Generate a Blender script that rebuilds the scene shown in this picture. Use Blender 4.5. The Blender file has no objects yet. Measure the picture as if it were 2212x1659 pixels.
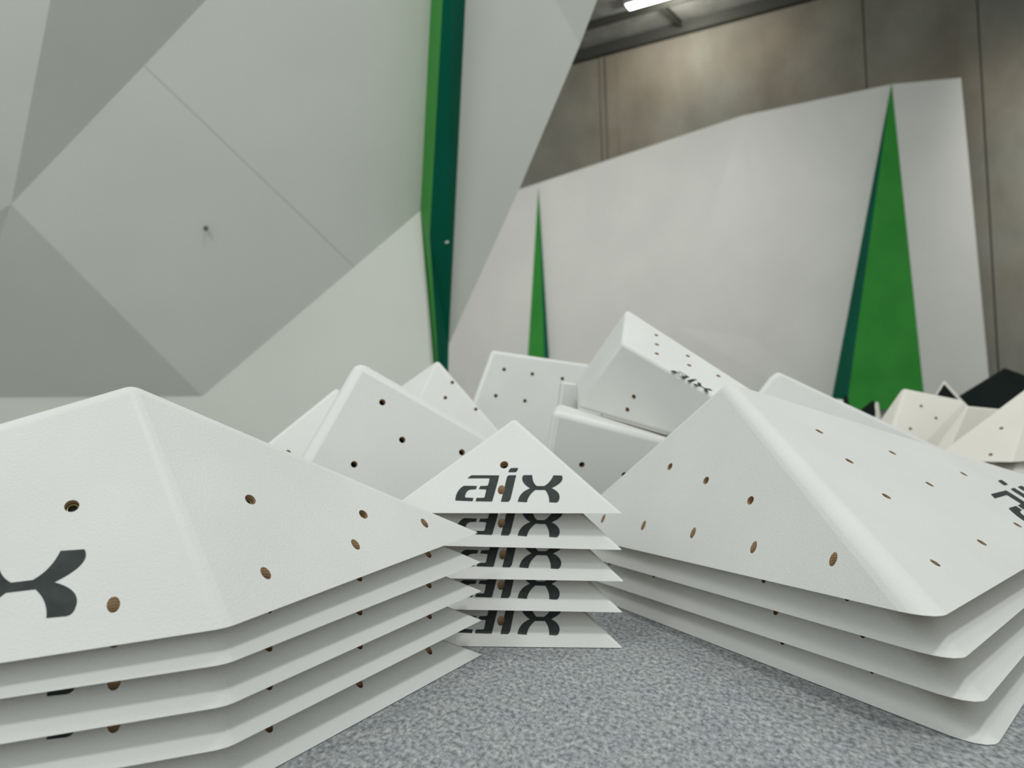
import bpy, bmesh, math, random
import numpy as np
from mathutils import Vector, Matrix
random.seed(7)
S = bpy.context.scene
COL = S.collection

# ------------------------------------------------------------------ camera
W, H, F = 2212.0, 1659.0, 1671.0
CAMZ, PITCH, ROLL = 0.343, math.radians(2.5), 0.03
cf = Vector((0, math.cos(PITCH), math.sin(PITCH)))
cr0 = Vector((1, 0, 0)); cu0 = Vector((0, -math.sin(PITCH), math.cos(PITCH)))
cr = cr0 * math.cos(ROLL) - cu0 * math.sin(ROLL)
cu = cu0 * math.cos(ROLL) + cr0 * math.sin(ROLL)
CAM = Vector((0, 0, CAMZ))
cam = bpy.data.cameras.new('camera'); camo = bpy.data.objects.new('camera', cam); COL.objects.link(camo)
m = Matrix((cr, cu, -cf)).transposed().to_4x4(); m.translation = CAM
camo.matrix_world = m
cam.sensor_width = 36.0; cam.lens = 36.0 * F / W; cam.clip_start = 0.02; cam.clip_end = 100
cam.dof.use_dof = True; cam.dof.focus_distance = 0.98; cam.dof.aperture_fstop = 4.9
S.camera = camo

# ------------------------------------------------------------------ world, lights, exposure
wd = bpy.data.worlds.new('world'); S.world = wd; wd.use_nodes = True
bg = wd.node_tree.nodes['Background']
bg.inputs[0].default_value = (0.93, 1.0, 0.97, 1); # soft ambient fill, added to brighten the walls; strongest from behind the camera
_n = wd.node_tree.nodes; _l = wd.node_tree.links
_tc = _n.new('ShaderNodeTexCoord'); _sp = _n.new('ShaderNodeSeparateXYZ'); _mr = _n.new('ShaderNodeMapRange')
_l.new(_tc.outputs['Generated'], _sp.inputs[0]); _l.new(_sp.outputs['Y'], _mr.inputs['Value'])
_mr.inputs['From Min'].default_value = -0.9; _mr.inputs['From Max'].default_value = 0.5
_mr.inputs['To Min'].default_value = 0.72; _mr.inputs['To Max'].default_value = 0.43
_l.new(_mr.outputs['Result'], bg.inputs[1])
S.view_settings.view_transform = 'Standard'; S.view_settings.look = 'None'
S.view_settings.exposure = 0.0; S.view_settings.gamma = 1.0
S.view_settings.use_curve_mapping = False

def area(loc, size, power, color, target=(0.1, 1.2, 0.0), spread=180):
    l = bpy.data.lights.new('hall_or_fill_light', 'AREA'); l.shape = 'RECTANGLE'; l.size, l.size_y = size
    l.energy = power; l.color = color; l.spread = math.radians(spread)
    o = bpy.data.objects.new('hall_or_fill_light', l); COL.objects.link(o); o.location = loc
    o.rotation_euler = (Vector(target) - Vector(loc)).to_track_quat('-Z', 'Y').to_euler()
    return o
area((1.1, -1.0, 6.2), (0.5, 0.5), 106, (1.0, 1.0, 0.97))
area((3.2, 2.6, 6.4), (0.6, 1.2), 55, (0.97, 1.0, 1.0))
area((-2.4, -0.6, 6.4), (0.6, 1.2), 40, (1.0, 0.98, 0.95))
area((-2.2, -1.6, 4.8), (1.6, 0.5), 52, (1.0, 1.0, 0.95), (-2.6, 4.0, 3.2), 120)  # unseen fill, added to brighten the left climbing wall
area((0.3, 6.8, 5.2), (1.0, 0.6), 85, (1.0, 0.99, 0.95), (-0.4, 13.0, 2.0), 130)  # added wash that lifts the right climbing wall, not a known lamp
area((6.3, 6.8, 5.6), (0.8, 0.6), 66, (1.0, 0.98, 0.94), (9.2, 10.2, 3.0), 86)  # extra fill added for the dark right end of the concrete wall

# ------------------------------------------------------------------ helpers
def ray(px, py):
    return cf + cr * ((px - W / 2) / F) - cu * ((py - H / 2) / F)
def at_y(px, py, Y):
    d = ray(px, py); return CAM + d * (Y / d.y)
def at_z(px, py, z=0.0):
    d = ray(px, py); return CAM + d * ((z - CAMZ) / d.z)
def on_plane(px, py, p, n):
    d = ray(px, py); return CAM + d * ((p - CAM).dot(n) / d.dot(n))

def tag(o, label=None, cat=None, group=None, kind=None):
    if label: o['label'] = label
    if cat: o['category'] = cat
    if group: o['group'] = group
    if kind: o['kind'] = kind
    return o
def link_mesh(name, me, mats, parent=None, smooth=False):
    me.name = name
    for mt in mats: me.materials.append(mt)
    o = bpy.data.objects.new(name, me); COL.objects.link(o)
    if parent: o.parent = parent
    return o
def bm_obj(name, bm, mats, parent=None, smooth=False):
    me = bpy.data.meshes.new(name); bmesh.ops.recalc_face_normals(bm, faces=bm.faces[:])
    if smooth:
        for f in bm.faces: f.smooth = True
    bm.to_mesh(me); bm.free()
    return link_mesh(name, me, mats if isinstance(mats, (list, tuple)) else [mats], parent)
def empty(name, mat):
    o = bpy.data.objects.new(name, None); o.empty_display_size = 0.05
    COL.objects.link(o); o.matrix_world = mat; return o
def frame(o, x, up):
    x = x.normalized(); y = up.cross(x).normalized(); z = x.cross(y)
    mt = Matrix((x, y, z)).transposed().to_4x4(); mt.translation = o; return mt

# ------------------------------------------------------------------ materials
def mat(name, col, rough=0.6, metal=0.0, spec=0.5):
    mt = bpy.data.materials.new(name); mt.use_nodes = True
    b = mt.node_tree.nodes['Principled BSDF']
    b.inputs['Base Color'].default_value = (*col, 1); b.inputs['Roughness'].default_value = rough
    b.inputs['Metallic'].default_value = metal; b.inputs['Specular IOR Level'].default_value = spec
    return mt
def noisy(name, c1, c2, scale, rough=0.6, bump=0.0, bscale=None, dist=0.001, detail=4, stretch=(1, 1, 1), pos=(0.35, 0.65), spec=0.3, metal=0.0):
    mt = mat(name, c1, rough, metal, spec); nt = mt.node_tree; N = nt.nodes; L = nt.links
    b = N['Principled BSDF']
    tc = N.new('ShaderNodeTexCoord'); mp = N.new('ShaderNodeMapping'); mp.inputs['Scale'].default_value = stretch
    L.new(tc.outputs['Object'], mp.inputs[0])
    n = N.new('ShaderNodeTexNoise'); n.inputs['Scale'].default_value = scale; n.inputs['Detail'].default_value = detail
    L.new(mp.outputs[0], n.inputs['Vector'])
    r = N.new('ShaderNodeValToRGB'); r.color_ramp.elements[0].color = (*c1, 1); r.color_ramp.elements[1].color = (*c2, 1)
    r.color_ramp.elements[0].position = pos[0]; r.color_ramp.elements[1].position = pos[1]
    L.new(n.outputs['Fac'], r.inputs[0]); L.new(r.outputs[0], b.inputs['Base Color'])
    if bump:
        n2 = N.new('ShaderNodeTexNoise'); n2.inputs['Scale'].default_value = bscale or scale; n2.inputs['Detail'].default_value = 3
        L.new(mp.outputs[0], n2.inputs['Vector'])
        bp = N.new('ShaderNodeBump'); bp.inputs['Strength'].default_value = bump; bp.inputs['Distance'].default_value = dist
        L.new(n2.outputs['Fac'], bp.inputs['Height']); L.new(bp.outputs[0], b.inputs['Normal'])
    return mt
M_white = noisy('textured_white_paint', (0.70, 0.705, 0.685), (0.735, 0.74, 0.72), 6, 0.62, 0.42, 400, 0.0012, stretch=(1, 1, 1), spec=0.25)
M_cream = noisy('textured_cream_paint', (0.74, 0.71, 0.645), (0.78, 0.75, 0.68), 5, 0.65, 0.2, 300, 0.001, spec=0.2)
M_black = noisy('textured_black_paint', (0.006, 0.010, 0.009), (0.009, 0.014, 0.013), 8, 0.75, 0.2, 300, 0.001, spec=0.12)
M_ply = noisy('light_plywood_ply', (0.46, 0.31, 0.18), (0.58, 0.41, 0.25), 90, 0.75, 0.2, 500, 0.0005)
M_plyd = noisy('dark_plywood_ply', (0.33, 0.20, 0.11), (0.42, 0.27, 0.15), 90, 0.75, 0.2, 500, 0.0005)
M_raw = noisy('raw_plywood_inside', (0.24, 0.15, 0.08), (0.33, 0.22, 0.12), 12, 0.85, stretch=(1, 8, 1))
M_ink = noisy('charcoal_logo_paint', (0.035, 0.042, 0.042), (0.05, 0.058, 0.056), 60, 0.7, 0.2, 420, 0.0008, spec=0.25)
M_nut = mat('brass_zinc', (0.42, 0.40, 0.20), 0.35, 0.8)
M_panel = noisy('pale_grey_wall_paint', (0.72, 0.725, 0.67), (0.75, 0.755, 0.70), 1.6, 0.45, 0.08, 150, 0.001, spec=0.4)
M_panel2 = noisy('light_grey_wall_paint', (0.66, 0.65, 0.615), (0.70, 0.69, 0.65), 1.2, 0.4, 0.05, 150, 0.001, spec=0.4)
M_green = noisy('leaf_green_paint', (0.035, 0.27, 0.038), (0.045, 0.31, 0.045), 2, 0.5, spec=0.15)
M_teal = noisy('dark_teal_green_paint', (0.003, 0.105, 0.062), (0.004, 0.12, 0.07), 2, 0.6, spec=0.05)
M_dot = mat('bolt_hole_dark', (0.08, 0.085, 0.08), 0.7)
M_dotl = mat('bolt_pale_metal', (0.45, 0.5, 0.46), 0.5)
M_steel = noisy('galvanised_steel', (0.30, 0.31, 0.29), (0.44, 0.45, 0.43), 3, 0.55, metal=0.4, spec=0.5)
M_dark = mat('dark_painted_steel', (0.05, 0.052, 0.045), 0.5, 0.3)
M_seam = mat('panel_joint', (0.60, 0.61, 0.565), 0.7)
M_joint = mat('joint_sealant', (0.09, 0.095, 0.085), 0.8)

def carpet():
    mt = mat('grey_felt_carpet', (0.2, 0.2, 0.2), 0.95, 0, 0.1); nt = mt.node_tree; N = nt.nodes; L = nt.links; b = N['Principled BSDF']
    tc = N.new('ShaderNodeTexCoord')
    a = N.new('ShaderNodeTexNoise'); a.inputs['Scale'].default_value = 175; a.inputs['Detail'].default_value = 5; a.inputs['Roughness'].default_value = 0.65
    c = N.new('ShaderNodeTexNoise'); c.inputs['Scale'].default_value = 26; c.inputs['Detail'].default_value = 3
    mp = N.new('ShaderNodeMapping'); mp.inputs['Rotation'].default_value = (0, 0, 0.5); mp.inputs['Scale'].default_value = (1, 0.55, 1)
    L.new(tc.outputs['Object'], mp.inputs[0]); L.new(mp.outputs[0], a.inputs['Vector']); L.new(tc.outputs['Object'], c.inputs['Vector'])
    r = N.new('ShaderNodeValToRGB'); e = r.color_ramp.elements
    e[0].position = 0.36; e[0].color = (0.18, 0.195, 0.205, 1); e[1].position = 0.68; e[1].color = (0.56, 0.58, 0.595, 1)
    L.new(a.outputs['Fac'], r.inputs[0])
    r2 = N.new('ShaderNodeValToRGB'); e = r2.color_ramp.elements
    e[0].position = 0.3; e[0].color = (0.85, 0.86, 0.88, 1); e[1].position = 0.7; e[1].color = (1.0, 0.99, 0.96, 1)
    L.new(c.outputs['Fac'], r2.inputs[0])
    mx = N.new('ShaderNodeMix'); mx.data_type = 'RGBA'; mx.blend_type = 'MULTIPLY'; mx.inputs[0].default_value = 1
    L.new(r.outputs[0], mx.inputs[6]); L.new(r2.outputs[0], mx.inputs[7]); L.new(mx.outputs[2], b.inputs['Base Color'])
    bp = N.new('ShaderNodeBump'); bp.inputs['Strength'].default_value = 0.6; bp.inputs['Distance'].default_value = 0.002
    L.new(a.outputs['Fac'], bp.inputs['Height']); L.new(bp.outputs[0], b.inputs['Normal'])
    return mt
def concrete():
    mt = mat('stained_concrete', (0.2, 0.18, 0.15), 0.8, 0, 0.3); nt = mt.node_tree; N = nt.nodes; L = nt.links; b = N['Principled BSDF']
    tc = N.new('ShaderNodeTexCoord')
    a = N.new('ShaderNodeTexNoise'); a.inputs['Scale'].default_value = 1.3; a.inputs['Detail'].default_value = 8; a.inputs['Roughness'].default_value = 0.6
    c = N.new('ShaderNodeTexNoise'); c.inputs['Scale'].default_value = 0.7; c.inputs['Detail'].default_value = 6
    mp = N.new('ShaderNodeMapping'); mp.inputs['Scale'].default_value = (1.2, 1.2, 0.8)
    L.new(tc.outputs['Object'], mp.inputs[0]); L.new(mp.outputs[0], a.inputs['Vector']); L.new(tc.outputs['Object'], c.inputs['Vector'])
    r = N.new('ShaderNodeValToRGB'); e = r.color_ramp.elements
    e[0].position = 0.3; e[0].color = (0.17, 0.158, 0.13, 1); e[1].position = 0.72; e[1].color = (0.25, 0.235, 0.20, 1)
    L.new(a.outputs['Fac'], r.inputs[0])
    r2 = N.new('ShaderNodeValToRGB'); e = r2.color_ramp.elements
    e[0].position = 0.35; e[0].color = (1.0, 0.95, 0.89, 1); e[1].position = 0.6; e[1].color = (0.95, 1.0, 1.0, 1)
    L.new(c.outputs['Fac'], r2.inputs[0])
    mx = N.new('ShaderNodeMix'); mx.data_type = 'RGBA'; mx.blend_type = 'MULTIPLY'; mx.inputs[0].default_value = 1
    L.new(r.outputs[0], mx.inputs[6]); L.new(r2.outputs[0], mx.inputs[7]); L.new(mx.outputs[2], b.inputs['Base Color'])
    return mt
M_carpet = carpet(); M_conc = concrete()

# ------------------------------------------------------------------ setting
def poly_obj(name, polys, mats, parent=None, idx=None, thick=0.0):
    """facets given as lists of points; shared points are merged"""
    bm = bmesh.new()
    for k, p in enumerate(polys):
        f = bm.faces.new([bm.verts.new(v) for v in p])
        if idx: f.material_index = idx[k]
    bmesh.ops.remove_doubles(bm, verts=bm.verts[:], dist=1e-4)
    bmesh.ops.recalc_face_normals(bm, faces=bm.faces[:])
    if thick:
        if sum(f.normal.y * f.calc_area() for f in bm.faces) > 0:
            for f in bm.faces: f.normal_flip()
        bmesh.ops.solidify(bm, geom=bm.faces[:], thickness=thick)
    return bm_obj(name, bm, mats, parent)
def box(bm, x0, x1, y0, y1, z0, z1, M=None, mi=0):
    vs = [bm.verts.new((x, y, z)) for x in (x0, x1) for y in (y0, y1) for z in (z0, z1)]
    if M:
        for v in vs: v.co = M @ v.co
    for q in ((0, 1, 3, 2), (4, 6, 7, 5), (0, 4, 5, 1), (2, 3, 7, 6), (0, 2, 6, 4), (1, 5, 7, 3)):
        f = bm.faces.new([vs[i] for i in q]); f.material_index = mi

bm = bmesh.new(); box(bm, -14, 14, -8, 20, -0.2, 0.0)
tag(bm_obj('floor', bm, M_carpet), 'grey felt carpet floor under the white volumes', kind='structure')

# concrete hall wall, running away to the left
WP = Vector((1.16, 14.4, 0)); WD = Vector((3.32, -1.8, 0)).normalized(); WN = Vector((WD.y, -WD.x, 0))
if WN.y > 0: WN = -WN
WM = frame(WP, WD, Vector((0, 0, 1)))          # x along wall to the right, y away from us
CEIL = 7.15
def wall_s(px, py=400):
    p = on_plane(px, py, WP, WN); return (p - WP).dot(WD)
joints = sorted([-9.0, wall_s(1868, 100), wall_s(2128, 300), 14.0] + [wall_s(1297, 240)])
bm = bmesh.new()
for a, b_ in zip(joints[:-1], joints[1:]):
    box(bm, a + 0.010, b_ - 0.010, 0.0, 0.2, 0.0, CEIL, WM, 0)
box(bm, -9, 14, 0.05, 0.25, 0.0, CEIL, WM, 1)
tag(bm_obj('wall_back', bm, [M_conc, M_joint]), 'stained brown grey concrete panel wall of the hall', kind='structure')
bm = bmesh.new(); box(bm, -9, 14, -9.0, 0.3, CEIL, CEIL + 0.1, WM)
tag(bm_obj('ceiling', bm, M_steel), 'metal sheet roof over the concrete wall', kind='structure')
bm = bmesh.new(); box(bm, -9, 14, -0.12, -0.002, CEIL - 0.20, CEIL - 0.001, WM)
tag(bm_obj('trim_1', bm, M_dark), 'dark steel edge beam along the top of the concrete wall', kind='structure')
s13 = wall_s(1324, 240)
bm = bmesh.new(); box(bm, s13 - 0.09, s13 + 0.09, -0.05, -0.001, 0, CEIL - 0.225, WM)
tag(bm_obj('trim_2', bm, M_conc), 'narrow concrete cover strip up the concrete wall', kind='structure')

# roof details seen in the gap between the climbing walls
def beam(name, p, q, w, h, mt, label, cat, group=None):
    d = q - p; Mx = frame(p, d, Vector((0, 0, 1))); bm = bmesh.new(); L = d.length
    # I-shaped section
    box(bm, 0, L, -w / 2, w / 2, 0, h * 0.15, Mx); box(bm, 0, L, -w / 2, w / 2, h * 0.85, h, Mx)
    box(bm, 0, L, -w * 0.12, w * 0.12, h * 0.15, h * 0.85, Mx)
    return tag(bm_obj(name, bm, mt), label, cat, group)
def wl(s, off, z): return WM @ Vector((s, -off, z))
beam('roof_beam', wl(-6, 0.95, CEIL - 0.12), wl(8, 0.95, CEIL - 0.12), 0.07, 0.118, M_dark, 'black steel roof beam running beside the concrete wall', 'beam')
s14 = wall_s(1475, 60)
beam('cross_joist', wl(s14, 0.13, CEIL - 0.10), wl(s14 - 0.1, 0.90, CEIL - 0.10), 0.07, 0.10, M_dark, 'short dark joist between roof beam and concrete wall', 'beam')
M_red = mat('red_brown_pipe_paint', (0.23, 0.11, 0.08), 0.5)
p, q = wl(-6, 1.9, CEIL - 0.12), wl(8, 1.9, CEIL - 0.12)
bm = bmesh.new(); Mx = frame(p, q - p, Vector((0, 0, 1)))
n = 12; rings = []
for xx in (0, (q - p).length):
    rings.append([bm.verts.new(Mx @ Vector((xx, 0.05 * math.cos(2 * math.pi * i / n), 0.05 * math.sin(2 * math.pi * i / n)))) for i in range(n)])
for i in range(n): bm.faces.new((rings[0][i], rings[0][(i + 1) % n], rings[1][(i + 1) % n], rings[1][i]))
bm.faces.new(rings[0]); bm.faces.new(rings[1])
tag(bm_obj('sprinkler_pipe', bm, M_red), 'thin red brown pipe under the roof sheet', 'pipe')
# lamp hanging under the roof, lighting the wall
M_glow = bpy.data.materials.new('lamp_glow'); M_glow.use_nodes = True
bb = M_glow.node_tree.nodes['Principled BSDF']; bb.inputs['Emission Color'].default_value = (0.95, 1, 0.98, 1); bb.inputs['Emission Strength'].default_value = 6
lc = on_plane(1428, -4, WP + WN * 1.25, WN); ls = (lc - WP).dot(WD)
lamp = empty('ceiling_lamp', frame(wl(ls, 1.25, CEIL), WD, Vector((0, 0, 1))))
bm = bmesh.new(); box(bm, -0.6, 0.6, -0.12, 0.12, -0.10, 0.0); bm_obj('lamp_housing', bm, M_steel, lamp)
bm = bmesh.new(); box(bm, -0.57, 0.57, -0.10, 0.10, -0.112, -0.101); bm_obj('lamp_diffuser', bm, M_glow, lamp)
tag(lamp, 'bright white strip lamp under the metal roof', 'lamp')
l = bpy.data.lights.new('lamp_light', 'POINT'); l.shadow_soft_size = 0.15; l.energy = 80; l.color = (1, 0.95, 0.86)
lo = bpy.data.objects.new('lamp_light', l); COL.objects.link(lo); lo.parent = lamp; lo.location = (0.2, 0, -0.32)

# ------------------------------------------------------------------ climbing wall on the left (overhanging facets)
def A(px, py, Y): return at_y(px, py, Y)
K = {
 'tl': A(-700, -500, 3.1), 'a': A(171, -320, 3.0), 'b': A(24, 441, 3.95), 'c': A(-125, 860, 4.97), 'd': A(-700, 860, 4.6),
 'top1': A(800, -355, 3.3), 'e': A(312, 141, 3.62), 'f': A(437, 856, 4.95), 'g': A(908, 455, 4.6), 'h': A(948, -340, 3.75),
 'i': A(766, 571, 4.70), 'k': A(437, 1030, 5.08), 'l': A(-125, 1060, 5.10), 'n': A(-700, 1080, 4.6), 'm': A(946, 1010, 5.05),
}
K['k'].z = K['l'].z = K['n'].z = 0.002
# keep the big panel flat: put e, i, top1, h on the plane of b, f, g
pn = (K['f'] - K['b']).cross(K['g'] - K['b']).normalized()
for nm, (px, py) in {'e': (312, 141), 'i': (766, 576), 'top1': (780, -355), 'h': (948, -340)}.items():
    K[nm] = on_plane(px, py, K['b'], pn)
K['m'] = on_plane(946, 1012, K['f'], (K['g'] - K['f']).cross(K['k'] - K['f']).normalized())
cw = empty('climbing_wall', Matrix.Translation((-1.5, 4.9, 0)))
inv = cw.matrix_world.inverted()
def loc(*names): return [inv @ K[x] for x in names]
poly_obj('wall_panel', [loc('tl', 'a', 'b', 'c', 'd'), loc('a', 'top1', 'e', 'b'), loc('b', 'e', 'i', 'f'), loc('e', 'top1', 'h', 'g', 'i'),
    loc('b', 'f', 'c'), loc('i', 'g', 'm', 'k', 'f'), loc('f', 'k', 'l', 'c'), loc('d', 'c', 'l', 'n')], M_panel, cw, thick=0.04)
e0, e1 = inv @ on_plane(312, 141, K['b'] - (K['b'] - CAM).normalized() * 0.0015, pn), inv @ on_plane(766, 576, K['b'] - (K['b'] - CAM).normalized() * 0.0015, pn)
sd = (e1 - e0).cross(pn).normalized() * 0.0035
poly_obj('panel_seam', [[e0 - sd, e1 - sd, e1 + sd, e0 + sd]], M_seam, cw, thick=0.001)
# green stripe in relief
def P(px, py, Y): return inv @ at_y(px, py, Y)
gy0, gy1, gy2 = K['h'].y, K['g'].y, K['m'].y
G = {'a': P(948, -340, gy0), 'b': P(908, 455, gy1), 'c': P(937, 800, gy2 - 0.05), 'c2': P(943, 1000, gy2),
     'd': P(975, -340, gy0 - 0.18), 'e': P(928, 510, gy1 - 0.15), 'f': P(948, 800, gy2 - 0.12), 'f2': P(952, 1000, gy2 - 0.05),
     'g': P(1022, -340, gy0 - 0.02), 'h': P(969, 745, gy2 - 0.03), 'h2': P(966, 1000, gy2)}
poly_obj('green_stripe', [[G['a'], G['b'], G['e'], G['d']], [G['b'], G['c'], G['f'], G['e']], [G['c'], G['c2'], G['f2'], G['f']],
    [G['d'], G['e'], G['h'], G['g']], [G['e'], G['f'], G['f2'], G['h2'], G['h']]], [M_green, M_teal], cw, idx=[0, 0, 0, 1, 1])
sp0, sp1, sp2 = at_y(1022, -340, gy0), at_y(969, 745, gy2), at_y(1122, 408, 4.55)
sn = (sp1 - sp0).cross(sp2 - sp0).normalized()
def SP(px, py): return inv @ on_plane(px, py, sp0, sn)
far = SP(1430, -340) + Vector((0, -0.22, 0))
poly_obj('side_panel', [[inv @ sp0, inv @ sp1, inv @ sp2, SP(1253, 96), SP(1200, 0), SP(1145, -340)], [SP(1200, 0), SP(1253, 96), far, SP(1145, -340)]], M_panel, cw, thick=0.04)
for (px, py, Y, mt) in ((443, 493, None, M_dot), (846, 577, 4.75, M_dot), (1036, 317, 4.52, M_dot), (1136, 91, 4.27, M_dot), (965, 522, 4.52, M_dotl), (978, 190, 4.22, M_dotl)):
    if Y is None: c = on_plane(px, py, K['b'], pn) - (K['b'] - CAM).normalized() * 0.02
    else: c = at_y(px, py, Y - 0.02)
    bm = bmesh.new(); bmesh.ops.create_icosphere(bm, subdivisions=2, radius=0.014)
    for v in bm.verts: v.co = Vector((v.co.x, v.co.y * 0.4, v.co.z)) + (inv @ c)
    bm_obj('wall_bolt', bm, mt, cw, True)
tag(cw, 'large overhanging pale grey faceted climbing wall with a green stripe on the left', 'climbing wall')

# ------------------------------------------------------------------ climbing wall on the right
off = 1.35
RP = WP + WN * off
def R(px, py, o=0.0): return on_plane(px, py, RP + WN * o, WN)
cw2 = empty('climbing_wall', Matrix.Translation(R(1500, 900) * 1.0 - Vector((0, 0, R(1500, 900).z))))
inv2 = cw2.matrix_world.inverted()
def R2(px, py, o=0.0): return inv2 @ R(px, py, o)
r = {'tl': R2(900, 481, 0.0), 't1': R2(1122, 409, 0.0), 't2': R2(1603, 250, 0.05), 't3': R2(1925, 182, 0.0), 't4': R2(2076, 168, 0.0), 'br': R2(2148, 955), 'bl': R2(900, 955),
     'm1': R2(1462, 705, 0.045), 'm2': R2(1404, 518, 0.045), 'b1': R2(1340, 955, 0.0), 'n1': R2(1655, 510, 0.0), 'n2': R2(1628, 730, 0.0), 'b2': R2(1860, 955), 'b3': R2(1135, 955)}
for k in ('br', 'bl', 'b1', 'b2', 'b3'): r[k].z = 0.002
poly_obj('wall_panel', [[r['tl'], r['t1'], r['b3'], r['bl']], [r['t1'], r['t2'], r['m2']], [r['t1'], r['m2'], r['b1'], r['b3']], [r['t2'], r['m1'], r['m2']], [r['m2'], r['m1'], r['b1']],
    [r['t2'], r['t3'], r['n1']], [r['t2'], r['n1'], r['n2'], r['m1']], [r['m1'], r['n2'], r['b2'], r['b1']], [r['t3'], r['b2'], r['n2'], r['n1']], [r['t3'], r['t4'], r['br'], r['b2']]], M_panel2, cw2, thick=0.08)
def wedge(name, apex, lft, rgt, crease, o, flip):
    a, b_, c, d = R2(*apex, 0.01), R2(*lft, 0.01), R2(*rgt, 0.01), R2(*crease, o)
    e, f, g = R2(*apex, -0.04), R2(*lft, -0.04), R2(*rgt, -0.04)
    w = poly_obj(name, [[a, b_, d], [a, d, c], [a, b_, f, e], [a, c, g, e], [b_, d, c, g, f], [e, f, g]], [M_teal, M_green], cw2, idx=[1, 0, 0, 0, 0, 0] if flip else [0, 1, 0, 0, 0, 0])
    return w
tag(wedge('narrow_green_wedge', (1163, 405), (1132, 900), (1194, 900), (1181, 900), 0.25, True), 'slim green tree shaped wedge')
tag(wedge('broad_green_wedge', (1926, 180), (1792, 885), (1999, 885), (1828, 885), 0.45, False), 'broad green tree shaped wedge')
tag(cw2, 'light grey climbing wall with two green tree shaped wedges before the concrete wall', 'climbing wall')

# ------------------------------------------------------------------ climbing volumes
def mesh_of(bm, name='tmp'):
    me = bpy.data.meshes.new(name); bm.to_mesh(me); bm.free(); return me
def boolean(base, cutters, mats=()):
    """difference of base mesh with cutter meshes; returns a new mesh"""
    for mm in [base] + cutters:
        for mt in mats: mm.materials.append(mt)
    ob = bpy.data.objects.new('tmp', base); COL.objects.link(ob)
    cs = []
    for c in cutters:
        co = bpy.data.objects.new('tmpc', c); COL.objects.link(co); cs.append(co)
        md = ob.modifiers.new('b', 'BOOLEAN'); md.operation = 'DIFFERENCE'; md.solver = 'EXACT'; md.object = co
    dg = bpy.context.evaluated_depsgraph_get(); dg.update()
    me = bpy.data.meshes.new_from_object(ob.evaluated_get(dg))
    for o in [ob] + cs: bpy.data.objects.remove(o)
    return me
def hull_bm(pts, lim=1.0):
    """convex hull (incremental, in double precision)"""
    P = np.array([tuple(p) for p in pts], dtype=float); rng = np.random.RandomState(3)
    P = P + rng.uniform(-1e-7, 1e-7, P.shape)
    a = int(P[:, 0].argmin()); b_ = int(((P - P[a]) ** 2).sum(1).argmax())
    ab = P[b_] - P[a]; c = int((np.cross(P - P[a], ab) ** 2).sum(1).argmax())
    nn = np.cross(P[b_] - P[a], P[c] - P[a]); d = int(np.abs((P - P[a]) @ nn).argmax())
    cen = P[[a, b_, c, d]].mean(0)
    def mk(i, j, k):
        n = np.cross(P[j] - P[i], P[k] - P[i]); n /= (np.linalg.norm(n) + 1e-30)
        if n @ (P[i] - cen) < 0: i, j, n = j, i, -n
        return (i, j, k), n, n @ P[i]
    fs = [mk(a, b_, c), mk(a, b_, d), mk(a, c, d), mk(b_, c, d)]
    T = [f[0] for f in fs]; Nn = np.array([f[1] for f in fs]); O = np.array([f[2] for f in fs])
    order = list(range(len(P))); rng.shuffle(order)
    for q in order:
        vis = (Nn @ P[q] - O) > 1e-11
        if not vis.any(): continue
        vi = np.nonzero(vis)[0]; ed = set()
        for f in vi:
            i, j, k = T[f]
            for e in ((i, j), (j, k), (k, i)): ed.add(e)
        hor = [e for e in ed if (e[1], e[0]) not in ed]
        keep = np.nonzero(~vis)[0]
        new = []
        for (i, j) in hor:
            n = np.cross(P[j] - P[i], P[q] - P[i]); n /= (np.linalg.norm(n) + 1e-30); new.append(((i, j, q), n, n @ P[i]))
        T = [T[f] for f in keep] + [f[0] for f in new]
        Nn = np.vstack([Nn[keep], np.array([f[1] for f in new])]); O = np.concatenate([O[keep], np.array([f[2] for f in new])])
    bm = bmesh.new(); used = sorted({i for t in T for i in t}); mp = {i: bm.verts.new(P[i]) for i in used}
    for t in T: bm.faces.new([mp[i] for i in t])
    bmesh.ops.remove_doubles(bm, verts=bm.verts[:], dist=2e-6)
    bmesh.ops.dissolve_limit(bm, angle_limit=math.radians(lim), verts=bm.verts[:], edges=bm.edges[:])
    bmesh.ops.recalc_face_normals(bm, faces=bm.faces[:])
    return bm
def face_planes(bm): return [(f.calc_center_median().copy(), f.normal.copy()) for f in bm.faces]
def inner_hull(planes, t, base_open, size=4.0):
    bm = bmesh.new(); bmesh.ops.create_cube(bm, size=size)
    for p, n in planes:
        d = -0.05 if (base_open and n.z < -0.9) else t
        co = p - n * d
        g = bm.verts[:] + bm.edges[:] + bm.faces[:]
        r = bmesh.ops.bisect_plane(bm, geom=g, plane_co=co, plane_no=n, clear_outer=True)
        ed = [e for e in bm.edges if e.is_boundary]
        if ed: bmesh.ops.contextual_create(bm, geom=ed)
    bmesh.ops.recalc_face_normals(bm, faces=bm.faces[:])
    return bm
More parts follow.
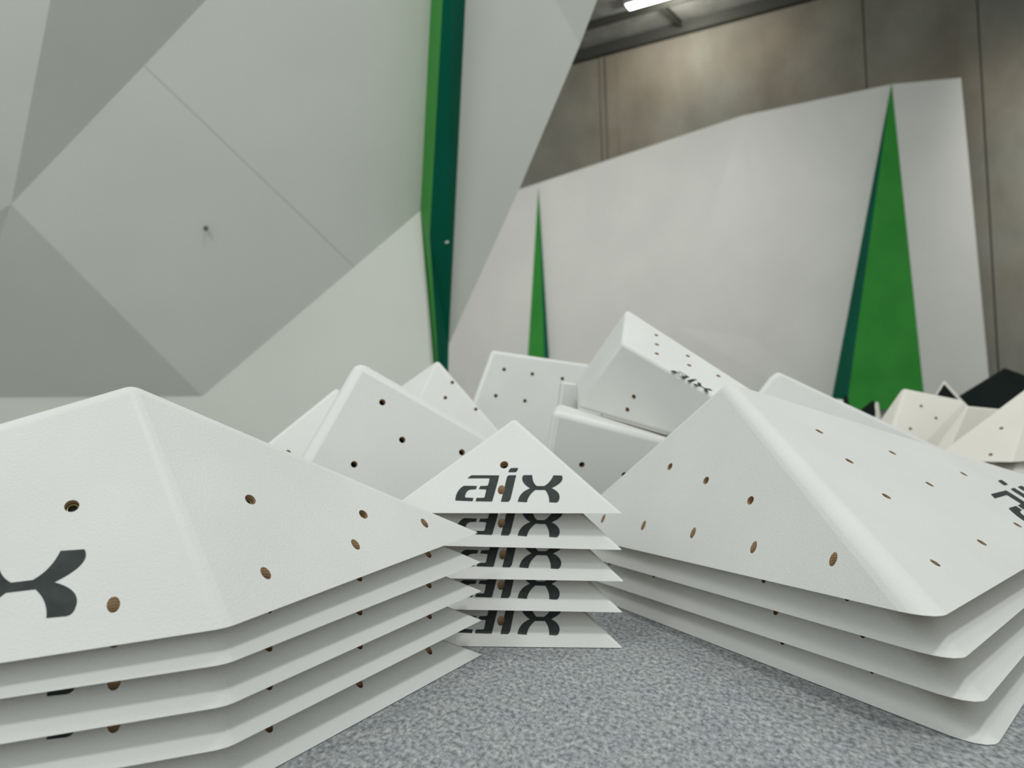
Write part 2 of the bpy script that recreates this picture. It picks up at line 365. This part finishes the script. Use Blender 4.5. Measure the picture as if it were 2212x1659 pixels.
def cutter(p, axis, r, half, step, i0, n=24):
    """round cutter built of thin rings so the hole wall shows the plies"""
    bm = bmesh.new(); Mx = frame(p, axis, Vector((0.37, 0.61, 0.7)).normalized())
    k = max(1, int(round(2 * half / step))); rings = []
    for j in range(k + 1):
        xx = -half + 2 * half * j / k
        rings.append([bm.verts.new(Mx @ Vector((xx, r * math.cos(2 * math.pi * i / n), r * math.sin(2 * math.pi * i / n)))) for i in range(n)])
    for j in range(k):
        for i in range(n):
            f = bm.faces.new((rings[j][i], rings[j][(i + 1) % n], rings[j + 1][(i + 1) % n], rings[j + 1][i]))
            f.material_index = i0 + (j % 2)
    bm.faces.new(rings[0]).material_index = i0; bm.faces.new(rings[-1]).material_index = i0
    bmesh.ops.recalc_face_normals(bm, faces=bm.faces[:])
    return bm
def merge(bms):
    out = bmesh.new()
    for b_ in bms:
        me = mesh_of(b_); out.from_mesh(me); bpy.data.meshes.remove(me)
    return mesh_of(out)
def shade(me, planes, ang=30):
    """smooth shading on the rounded ridges only; the flat faces stay flat"""
    bm = bmesh.new(); bm.from_mesh(me)
    ns = [n for p, n in planes]; flat = {}
    for f in bm.faces:
        f.smooth = True; k = max(range(len(ns)), key=lambda i: ns[i].dot(f.normal))
        flat[f] = k if ns[k].dot(f.normal) > 0.99996 else -1
    for e in bm.edges:
        if len(e.link_faces) == 2:
            a, b_ = e.link_faces
            if (a.material_index == 0) != (b_.material_index == 0) or a.material_index == 3 or b_.material_index == 3: e.smooth = False
            elif a.material_index == 0: e.smooth = flat[a] == flat[b_] and (flat[a] >= 0 or a.normal.dot(b_.normal) > math.cos(math.radians(ang)))
            else: e.smooth = a.normal.dot(b_.normal) > 0.7
    bm.to_mesh(me); bm.free()
def rounded(pts, rads, planes, sub=3, eye=Vector((0, -9, 0))):
    """hull of balls that touch the face planes: rounded ridges and corners, flat cut base"""
    zmin = min(p.z for p in pts); vs = []; based = False
    ball = bmesh.new(); bmesh.ops.create_icosphere(ball, subdivisions=sub, radius=1.0)
    bc = [v.co.copy() for v in ball.verts]; ball.free()
    for p, rd in zip(pts, rads):
        A_, B_, T_ = [], [], []; onb = False
        for q, n in planes:
            if abs((p - q).dot(n)) < 1e-4:
                if n.z < -0.99: onb = True; continue
                w = 30.0 if (eye - q).dot(n) > 0 else 1.0; T_.append(n)
                A_.append([w * k for k in n]); B_.append(w * (q.dot(n) - rd))
        if onb: A_.append([0, 0, 60.0]); B_.append(60.0 * (p.z - rd)); based = True
        c = Vector(np.linalg.lstsq(np.array(A_), np.array(B_), rcond=None)[0].tolist())
        vs += [c + b * rd for b in bc] + [c + n * rd for n in T_]
    bm = hull_bm(vs, 0.1)
    if based:
        g = bm.verts[:] + bm.edges[:] + bm.faces[:]
        bmesh.ops.bisect_plane(bm, geom=g, plane_co=(0, 0, zmin), plane_no=(0, 0, -1), clear_outer=True)
        ed = [e for e in bm.edges if e.is_boundary]
        if ed: bmesh.ops.contextual_create(bm, geom=ed)
    bmesh.ops.recalc_face_normals(bm, faces=bm.faces[:])
    for f in bm.faces: f.material_index = 3 if based and f.normal.z < -0.99 else 0
    return bm

def build_shell(pts, t, rad, holes, parent, mats, eye):
    """hollow open-bottomed plywood pyramid; holes: (point, axis, radius)"""
    bm = hull_bm(pts); planes = face_planes(bm)
    inn = inner_hull(planes, t, True)
    for f in inn.faces: f.material_index = 3
    bm.free(); bm = rounded(pts, rad, planes, 3, eye)
    outer = mesh_of(bm)
    me = boolean(outer, [mesh_of(inn)] + [mesh_of(cutter(p, ax, r, 0.032, 0.0015, 1)) for p, ax, r in holes], mats)
    shade(me, planes)
    return link_mesh('plywood_shell', me, [], parent)

# the painted lettering, traced as outlines in one flat frame (units: letter drawing units)
def arc(p0, p1, p2, n=8):   # quadratic curve
    return [tuple((1 - t) ** 2 * a + 2 * t * (1 - t) * b_ + t * t * c for a, b_, c in zip(p0, p1, p2)) for t in [i / n for i in range(n + 1)]]
GLYPH = {
 'a1': [(330, 436)] + arc((370, 400), (385, 381), (410, 381), 4) + [(888, 386), (878, 470), (806, 835)] + arc((806, 838), (800, 848), (785, 848), 3) + [(512, 843), (527, 785), (640, 785)] + arc((640, 785), (665, 783), (668, 760), 4)
       + arc((682, 655), (684, 635), (668, 635), 4) + [(552, 630), (570, 576), (690, 572)] + arc((690, 572), (706, 568), (710, 545), 4) + arc((724, 450), (722, 438), (700, 437), 3),
 'a2': [(512, 574), (500, 632), (410, 636)] + arc((410, 636), (350, 650), (335, 690), 5) + arc((320, 745), (318, 778), (345, 780), 4) + [(472, 786), (462, 843), (160, 830)] + arc((160, 830), (140, 690), (250, 590), 8) + arc((250, 590), (275, 570), (300, 570), 3),
 'i1': arc((1046, 328), (1060, 254), (1100, 254), 4) + [(1213, 252)] + arc((1213, 252), (1200, 325), (1170, 328), 4),
 'i2': arc((1028, 420), (1035, 386), (1070, 385), 4) + [(1187, 385), (1120, 790)] + arc((1120, 790), (1105, 850), (1070, 853), 5) + [(955, 851)],
 'x': arc((1296, 430), (1300, 385), (1335, 384), 4) + [(1468, 384)] + arc((1468, 384), (1475, 520), (1560, 580), 8) + [(1685, 580)] + arc((1685, 580), (1790, 520), (1838, 388), 8) + [(1985, 396)]
       + arc((1985, 396), (2040, 510), (1812, 615), 12) + arc((1812, 615), (1975, 690), (1952, 800), 10) + arc((1952, 800), (1940, 866), (1895, 866), 4) + [(1782, 860)]
       + arc((1782, 860), (1785, 740), (1705, 648), 8) + [(1535, 646)] + arc((1535, 646), (1415, 740), (1402, 860), 8) + [(1245, 850)] + arc((1245, 850), (1260, 690), (1445, 618), 10) + arc((1445, 618), (1290, 530), (1296, 430), 10),
}
def build_logo(parent, fo, fu, fv, fn, gx, gy, sx, sy, holes, names=None):
    """fo: face origin, fu/fv: in-face axes, fn: outward normal. glyph (gx, gy) sits at fo; sx, sy metres per glyph unit"""
    bm = bmesh.new()
    for k, g in GLYPH.items():
        vs = []
        for (x, y) in g:
            q = fo + fu * ((x - gx) * sx) + fv * (-(y - gy) * sy) + fn * 0.0002
            if not vs or (vs[-1].co - q).length > 1e-5: vs.append(bm.verts.new(q))
        if (vs[0].co - vs[-1].co).length < 1e-5: bm.verts.remove(vs.pop())
        f = bm.faces.new(vs); f.normal_update()
        if f.normal.dot(fn) < 0: f.normal_flip()
    r = bmesh.ops.extrude_face_region(bm, geom=bm.faces[:])
    for v in r['geom']:
        if isinstance(v, bmesh.types.BMVert): v.co += fn * 0.0003
    bmesh.ops.recalc_face_normals(bm, faces=bm.faces[:])
    base = mesh_of(bm)
    me = boolean(base, [mesh_of(cutter(p, ax, r_, 0.03, 1, 0)) for p, ax, r_ in holes]) if holes else base
    return link_mesh('painted_logo', me, [M_ink], parent)
def build_nut(parent, p, axis, t):
    """threaded barrel at the inner end of a bolt hole"""
    bm = bmesh.new(); Mx = frame(p, axis, Vector((0.37, 0.61, 0.7)).normalized()); n = 20
    prof = [(-t * 0.55, 0.0060), (-t * 0.55, 0.0046)]
    for j in range(6):
        prof.append((-t * 0.55 - t * 0.07 * (j + 0.5), 0.0043)); prof.append((-t * 0.55 - t * 0.07 * (j + 1), 0.0048))
    prof += [(-t - 0.001, 0.0046), (-t - 0.001, 0.0062)]
    rings = [[bm.verts.new(Mx @ Vector((x, r_ * math.cos(2 * math.pi * i / n), r_ * math.sin(2 * math.pi * i / n)))) for i in range(n)] for x, r_ in prof]
    for j in range(len(rings)):
        a, b_ = rings[j], rings[(j + 1) % len(rings)]
        for i in range(n): bm.faces.new((a[i], a[(i + 1) % n], b_[(i + 1) % n], b_[i]))
    return bm_obj('threaded_nut', bm, M_nut, parent, True)

VMATS = [M_white, M_ply, M_plyd, M_raw]
UP = Vector((0, 0, 1))
def copy_tree(o, mtx):
    c = o.copy(); COL.objects.link(c); c.matrix_world = mtx
    for ch in o.children:
        if ch.name.startswith('threaded_nut'): continue
        d = ch.copy(); COL.objects.link(d); d.parent = c; d.matrix_parent_inverse = ch.matrix_parent_inverse.copy()
    return c
def layer_frame(a, b_):
    return frame(a, b_ - a, UP)
def make_stack(p_pts, q_pts, extra, t, rad, faces, labels, group, logo=None):
    """p_pts/q_pts: base corner positions per layer (top first); extra: other corners of the top volume (world)"""
    Fk = [layer_frame(a, b_) for a, b_ in zip(p_pts, q_pts)]
    inv = Fk[0].inverted(); root = empty('climbing_volume', Fk[0])
    lp = [inv @ p_pts[0], inv @ q_pts[0]] + [inv @ e for e in extra]
    for v in lp[1:-1]: v.z = 0.0                       # base corners lie in the base plane; the last point is the apex
    holes, nuts, pl = [], [], []
    for (ia, ib), hs in faces:
        a, b_, c = lp[ia], lp[ib], lp[-1]
        n = (b_ - a).cross(c - a).normalized()
        if n.dot(sum(lp, Vector()) / len(lp) - a) > 0: n = -n
        wn = Fk[0].to_3x3() @ n; wa = Fk[0] @ a; pl.append((a, b_, n))
        for (px, py, kind) in hs:
            q = inv @ on_plane(px, py, wa, wn)
            if kind == 'n': holes.append((q, n, 0.0066)); nuts.append((q, n))
            else: holes.append((q, Vector((0, 0, 1)) * 0.92 + n * 0.25, 0.0056))
    holes = [(a, b_.normalized(), r_) for a, b_, r_ in holes]
    build_shell(lp, t, rad, holes, root, VMATS, inv @ CAM)
    if logo:
        fi, (g1, w1), (g2, w2), mode = logo
        a, b_, n = pl[fi]; u = (b_ - a).normalized(); v = n.cross(u)
        if v.z < 0: v = -v
        wn = Fk[0].to_3x3() @ n; wa = Fk[0] @ a
        if (Fk[0].to_3x3() @ u).dot(cr) < 0: u = -u
        h1 = inv @ on_plane(*w1, wa, wn); h2 = inv @ on_plane(*w2, wa, wn); d = h2 - h1
        sx = sy = abs(d.dot(v)) / abs(g2[1] - g1[1]) if mode == 'v' else 0
        if mode == 'uv': sx = abs(d.dot(u)) / abs(g2[0] - g1[0]); sy = abs(d.dot(v)) / abs(g2[1] - g1[1])
        if mode == 'u': sx = sy = abs(d.dot(u)) / abs(g2[0] - g1[0])
        print('LOGO', mode, sx, sy)
        build_logo(root, h1, u, v, n, g1[0], g1[1], sx, sy, holes)
    for q, n in nuts: build_nut(root, q, n, t)
    tag(root, labels[0], 'climbing volume', group)
    for k in range(1, len(Fk)):
        c = copy_tree(root, Fk[k]); tag(c, labels[k], 'climbing volume', group)
    for k in range(len(Fk)):
        print('LAYER', group, k, [round(x, 4) for x in p_pts[k]], [round(x, 4) for x in q_pts[k]])
    print('PTS', [[round(x, 3) for x in v] for v in lp])
    return root, lp, Fk[0]

# left stack
ZC, ZT = 0.735, 1.145
Lp = [at_y(488, y, ZC) for y in (1357, 1435, 1526, 1617, 1708)]
Lq = [at_y(x, y, ZT) for x, y in ((1037, 1149), (1046, 1212), (1046, 1274), (1046, 1337), (1046, 1404))]
Lp[-1].z = Lq[-1].z = 0.001
Fl = layer_frame(Lp[0], Lq[0]); bp_, bn_ = Lp[0], Fl.to_3x3() @ UP
B0 = on_plane(-3865, 2030, bp_, bn_); B3 = Vector((-0.80, 1.0, B0.z)); AP = at_y(279, 817, 0.855)
make_stack(Lp, Lq, [B0, B3, AP], 0.0115, [0.032, 0.0055, 0.014, 0.014, 0.020],
    [((2, 0), [(155, 1093, 'n'), (245, 1306, 'v')]), ((0, 1), [(541, 1079, 'n'), (785, 1111, 'n'), (574, 1238, 'v'), (768, 1176, 'v'), (917, 1130, 'v')])],
    ['topmost large white volume of the left stack, showing most of its face',
     'large white volume directly under the topmost one of the left stack',
     'large white volume in the middle of the left stack of five',
     'large white volume second from the floor in the left stack',
     'large white volume at the bottom of the left stack, on the carpet'],
    'stacked large volumes at the left', logo=(0, ((1812, 615), (117, 1258)), ((1782, 860), (115, 1333)), 'v'))

# middle stack
Mr = [at_y(x, y, 1.15) for x, y in ((1348, 1109), (1348, 1188), (1352, 1256), (1349, 1323), (1349, 1387))]
Ml = [at_y(823, y, 1.20) for y in (1108, 1176, 1247, 1314, 1394)]
Mr[-1].z = Ml[-1].z = 0.001
make_stack(Mr, Ml, [Vector((0.03, 1.40, Ml[0].z)), at_y(1110, 897, 1.27)], 0.018, [0.005, 0.005, 0.006, 0.0085],
    [((0, 1), [(1089, 1004, 'n'), (1083, 1058, 'v')])],
    ['small white volume on top of the middle stack with the whole black lettering visible',
     'small white volume directly under the top one of the middle stack',
     'small white volume halfway down the middle stack of five',
     'small white volume second from the floor in the middle stack',
     'small white volume at the foot of the middle stack, on the carpet'],
    'stacked small volumes in the middle', logo=(0, ((888, 386), (970 + 888 / 8.193, 980 + 386 / 8.193)), ((1985, 866), (970 + 1985 / 8.193, 980 + 866 / 8.193)), 'uv'))

# right stack
Rc = [at_y(x, y, 0.775) for x, y in ((2024, 1340), (2070, 1433), (2117, 1529), (2144, 1622))]
Rt = [at_y(1206, y, 1.60) for y in (1149, 1185, 1228, 1258)]
Rc[-1].z = Rt[-1].z = 0.001
Fr = layer_frame(Rc[0], Rt[0]); rn_ = Fr.to_3x3() @ UP
RD = on_plane(2440, 1094, Rc[0], rn_)
make_stack(Rc, Rt, [RD, Vector((0.68, 1.72, Rt[0].z)), at_y(1567, 821, 1.30)], 0.0135, [0.030, 0.006, 0.012, 0.012, 0.022],
    [((0, 1), [(1447, 1008, 'n'), (1525, 1038, 'n'), (1621, 1081, 'n'), (1303, 1120, 'v'), (1390, 1135, 'v'), (1497, 1151, 'v'), (1628, 1182, 'v'), (1800, 1208, 'v')]),
     ((0, 2), [(1770, 932, 'n'), (1835, 996, 'n'), (1928, 978, 'n'), (1915, 1072, 'n'), (2008, 1046, 'n'), (2082, 1024, 'n'), (2121, 1172, 'n'), (2020, 1216, 'v'), (2198, 1134, 'n')])],
    ['topmost big white volume of the right stack, with rounded ridge and rows of holes',
     'big white volume directly under the topmost one of the right stack',
     'big white volume second from the floor in the right stack',
     'big white volume at the bottom of the right stack, on the carpet'],
    'stacked big volumes at the right', logo=(1, ((370, 400), (2143, 1071)), ((330, 843), (2250, 1139)), 'v'))

# ------------------------------------------------------------------ single volumes further back
def volume(pts, rad, holes, mt, label, group=None, cat='climbing volume', seg=4, hr=0.0065, thick=0.018):
    """solid looking convex volume; holes: (px, py, three hull points naming the face)"""
    c = sum(pts, Vector()) / len(pts); o = Vector((c.x, c.y, min(p.z for p in pts)))
    root = empty('climbing_volume', Matrix.Translation(o))
    lp = [p - o for p in pts]
    bm = hull_bm(lp); planes = face_planes(bm)
    inn = inner_hull(planes, thick, True); bm.free(); bm = rounded(lp, [rad] * len(lp), planes, 2, CAM - o)
    for f in inn.faces: f.material_index = 3
    cs = []
    for (px, py) in holes:
        best = None
        for p, n in planes:                      # nearest outer face hit by the sight line
            wp = p + o; d = ray(px, py)
            if d.dot(n) >= -1e-6: continue
            s = (wp - CAM).dot(n) / d.dot(n)
            if best is None or s > best[0]: best = (s, n)
        q = CAM + ray(px, py) * best[0] - o
        cs.append(mesh_of(cutter(q, best[1], hr, 0.03, 1, 1, 16)))
    me = boolean(mesh_of(bm), [mesh_of(inn)] + cs, [mt, M_ply, M_plyd, M_raw]); shade(me, planes)
    link_mesh('plywood_shell', me, [], root)
    return tag(root, label, cat, group)
Z0 = 0.002
def fl(px, Y, z=Z0):      # floor point under picture column px at distance Y
    p = at_y(px, 1200, Y); p.z = z; return p
def V(x, y, z=Z0): return Vector((x, y, z))

def foot(p, q, w, x):      # floor point at x lying in the plane of three points
    n = (q - p).cross(w - p).normalized()
    return Vector((x, p.y - (n.x * (x - p.x) + n.z * (Z0 - p.z)) / n.y, Z0))
# broad one behind the left and middle stacks
va, vb, vc = at_y(764, 750, 1.60), V(*at_z(418, 1345, Z0).xy), at_y(1140, 966, 1.70)
volume([va, vb, vc, foot(va, vb, vc, .01), V(-.35, 2.0), V(.01, 1.88)], 0.022,
    [(826, 869), (869, 950), (765, 1003), (998, 977)], M_white, 'white four holed volume with a rounded peak behind the gap between left and middle stacks', hr=0.0068)
volume([at_y(735, 826, 2.10), V(*at_z(209, 1247, Z0).xy), V(-.52, 1.90), V(-.36, 2.16), V(-.7, 2.35)], 0.012, [(622, 977)], M_white,
    'mostly hidden white volume whose slope shows above the left stack')
volume([at_y(953, 763, 2.6), V(*at_z(438, 1127, Z0).xy), fl(767, 2.42), V(*at_z(1276, 1133, Z0).xy), V(-.35, 2.80)], 0.014, [(977, 826), (962, 859), (1028, 884)], M_white,
    'small looking white pyramid in front of the green stripe', hr=0.0062)
a, b_ = at_y(1062, 756, 2.95), at_y(1292, 790, 3.03)
volume([a, b_, a + V(.03, .10, -.005), b_ + V(.03, .10, -.005), fl(936, 2.86), foot(a, b_, fl(936, 2.86), .34), fl(940, 3.08), fl(1300, 3.14)], 0.014,
    [(1089, 798), (1150, 808), (1215, 818), (1071, 855), (1134, 866)], M_white, 'upright white volume with a flat top edge before the slim green wedge', hr=0.0072)
# lower overhanging volume with the tilted one resting on it
q1, q5 = at_y(1193, 884, 1.72), at_y(1470, 955, 1.76)
volume([q1, q5, q1 + V(.02, .22, .018), q5 + V(.02, .22, .018), fl(1160, 1.80), fl(1480, 1.86), fl(1190, 1.98), fl(1480, 2.02)], 0.014,
    [(1257, 1004), (1349, 1026)], M_white, 'white volume with a grey shaded front standing right behind the middle stack', hr=0.0066)
a, b_ = at_y(1214, 824, 2.14), at_y(1246, 829, 2.14)
volume([a, b_, a + V(0, .08), b_ + V(0, .08), fl(1168, 2.14), fl(1262, 2.14), fl(1178, 2.21), fl(1262, 2.21)], 0.006, [], M_white, 'narrow upright white volume end peeking out beside the tilted volume')
t1, t2, t3, t6 = at_y(1353, 668, 1.97), at_y(1344, 740, 1.80), at_y(1246, 879, 1.92), at_y(1600, 888, 1.66)
def pl3(px, py, p, q, w): return on_plane(px, py, p, (q - p).cross(w - p).normalized())
tv = volume([t1, t2, t3, pl3(1240, 832, t1, t2, t3), pl3(1530, 962, t2, t3, t6), t6, pl3(1690, 884, t1, t2, t6), at_y(1560, 930, 2.1)], 0.010,
    [(1369, 857), (1355, 885), (1418, 724), (1419, 744), (1419, 764), (1486, 769), (1489, 789), (1552, 812)], M_white, 'tilted white volume with black lettering lying askew on top of another', hr=0.0055)
# lettering on the tilted volume
bpy.context.view_layer.update()
tp = [at_y(1353, 668, 1.97), at_y(1344, 740, 1.80), at_y(1600, 888, 1.66)]
tn = (tp[1] - tp[0]).cross(tp[2] - tp[0]).normalized()
if tn.dot(CAM - tp[0]) < 0: tn = -tn
ti = tv.matrix_world.inverted(); u = (tp[2] - tp[1]).normalized(); v = tn.cross(u)
if v.z < 0: v = -v
h1 = on_plane(1457, 797, tp[0], tn) ; h2 = on_plane(1541, 840, tp[0], tn)
sc_ = (h2 - h1).dot(u) / (1950 - 150)
build_logo(tv, ti @ h1, u, v, tn, 150, 420, sc_, sc_ * 0.85, [])

# white volume behind the right stack
volume([at_y(1668, 776, 2.40), at_y(1686, 776, 2.40), fl(1370, 2.26), fl(2390, 2.38), V(.75, 2.25), V(1.0, 2.52)], 0.016, [], M_white,
    'white volume whose long slope rises just behind the right stack')

# cream volumes at the far right
def pyramid(apex, base, rad, holes, mt, label, group=None, **k):
    return volume([apex] + base, rad, holes, mt, label, group, **k)
G1 = 'cream volumes at the far right'
pyramid(at_y(1957, 832, 3.32), [at_y(2082, 868, 3.28), fl(1805, 3.34), fl(1890, 3.12), fl(2200, 3.22), fl(2250, 3.55), fl(1900, 3.55)], 0.02, [(1990, 877), (2022, 903), (1967, 926)], M_cream,
    'cream volume with its peak in front of the broad green wedge', G1)
volume([at_y(2098, 860, 2.98), at_y(2190, 880, 3.0), fl(1950, 2.96), fl(2010, 2.88), fl(2200, 2.96), fl(2200, 3.06), fl(2000, 3.06)], 0.008, [], M_cream,
    'cream volume between the peaked one and the rightmost stack', G1)
def k3(zoff, dx, label):
    pts = [at_y(2240, 824, 2.72), on_plane(1985, 1000, V(0, 0, 0.13), UP), at_y(2184, 998, 2.50), at_y(2500, 990, 2.70), at_y(2350, 975, 2.85), at_y(2080, 985, 2.84)]
    zb = at_y(2184, 998, 2.50).z
    base = on_plane(2005, 1000, V(0, 0, zb), UP)
    pts[1] = Vector((at_y(2005, 990, 2.66).x, 2.66, zb))
    for p in pts[1:]: p.z = zb
    pts = [p + V(dx, 0, -zoff) for p in pts]
    return pts, zb
pts, zb = k3(0, 0, '')
print('K3 base', zb)
g = zb / 3
G2 = 'cream stack at the right edge'
volume(pts, 0.010, [(2163, 925), (2140, 982)], M_cream, 'topmost cream volume of the stack at the right edge', G2, thick=0.010)
for k, lb in ((1, 'cream volume under the topmost one at the right edge'), (2, 'cream volume second from the floor at the right edge'), (3, 'bottom cream volume of the stack at the right edge')):
    o = [x for x in COL.objects if x.get('label', '').startswith('topmost cream')][0]
    c = o.copy(); COL.objects.link(c); c.location = o.location + Vector((0, 0, -g * k + (0.002 if k == 3 else 0))); c['label'] = lb
    for ch in o.children:
        d = ch.copy(); COL.objects.link(d); d.parent = c

# black and white ones behind the cream row
volume([at_y(2165, 788, 4.35), at_y(2060, 854, 4.3), at_y(2340, 852, 4.3), fl(2055, 4.25), fl(2450, 4.25), fl(2100, 4.55), fl(2400, 4.55)], 0.012, [], M_black, 'big black volume before the concrete wall at the right edge')
pyramid(at_y(2040, 822, 3.72), [fl(1915, 3.72), fl(2060, 3.64), fl(2230, 3.72), fl(2060, 3.80)], 0.004, [], M_black, 'small black peak beside the big black volume')
pyramid(at_y(2040, 813, 4.02), [fl(1925, 4.0), fl(2060, 3.93), fl(2232, 4.0), fl(2060, 4.08)], 0.004, [], M_cream, 'pale volume edge rising behind the small black peak')
volume([at_y(1824, 850, 3.82), at_y(1866, 861, 3.82), fl(1815, 3.80), fl(1880, 3.80), fl(1815, 3.90), fl(1880, 3.90)], 0.008, [], M_black, 'black volume with a sloping top before the teal wedge side')
volume([at_y(1862, 864, 3.70), at_y(1889, 848, 3.70), at_y(1893, 880, 3.70), fl(1856, 3.66), fl(1880, 3.66), fl(1862, 3.75), fl(1883, 3.75)], 0.006, [], M_black, 'smaller black volume leaning beside a pale one')
volume([at_y(1804, 852, 3.95), at_y(1812, 846, 3.95), at_y(1822, 848, 3.95), fl(1795, 3.9), fl(1830, 3.9), fl(1800, 4.05), fl(1830, 4.05)], 0.008, [], M_cream, 'narrow pale volume tip at the foot of the teal wedge side')
pyramid(at_y(1894, 846, 4.15), [fl(1880, 4.12), fl(1925, 4.10), fl(1935, 4.2), fl(1880, 4.2)], 0.008, [], M_cream, 'pale volume showing between the black volume and the cream peak')
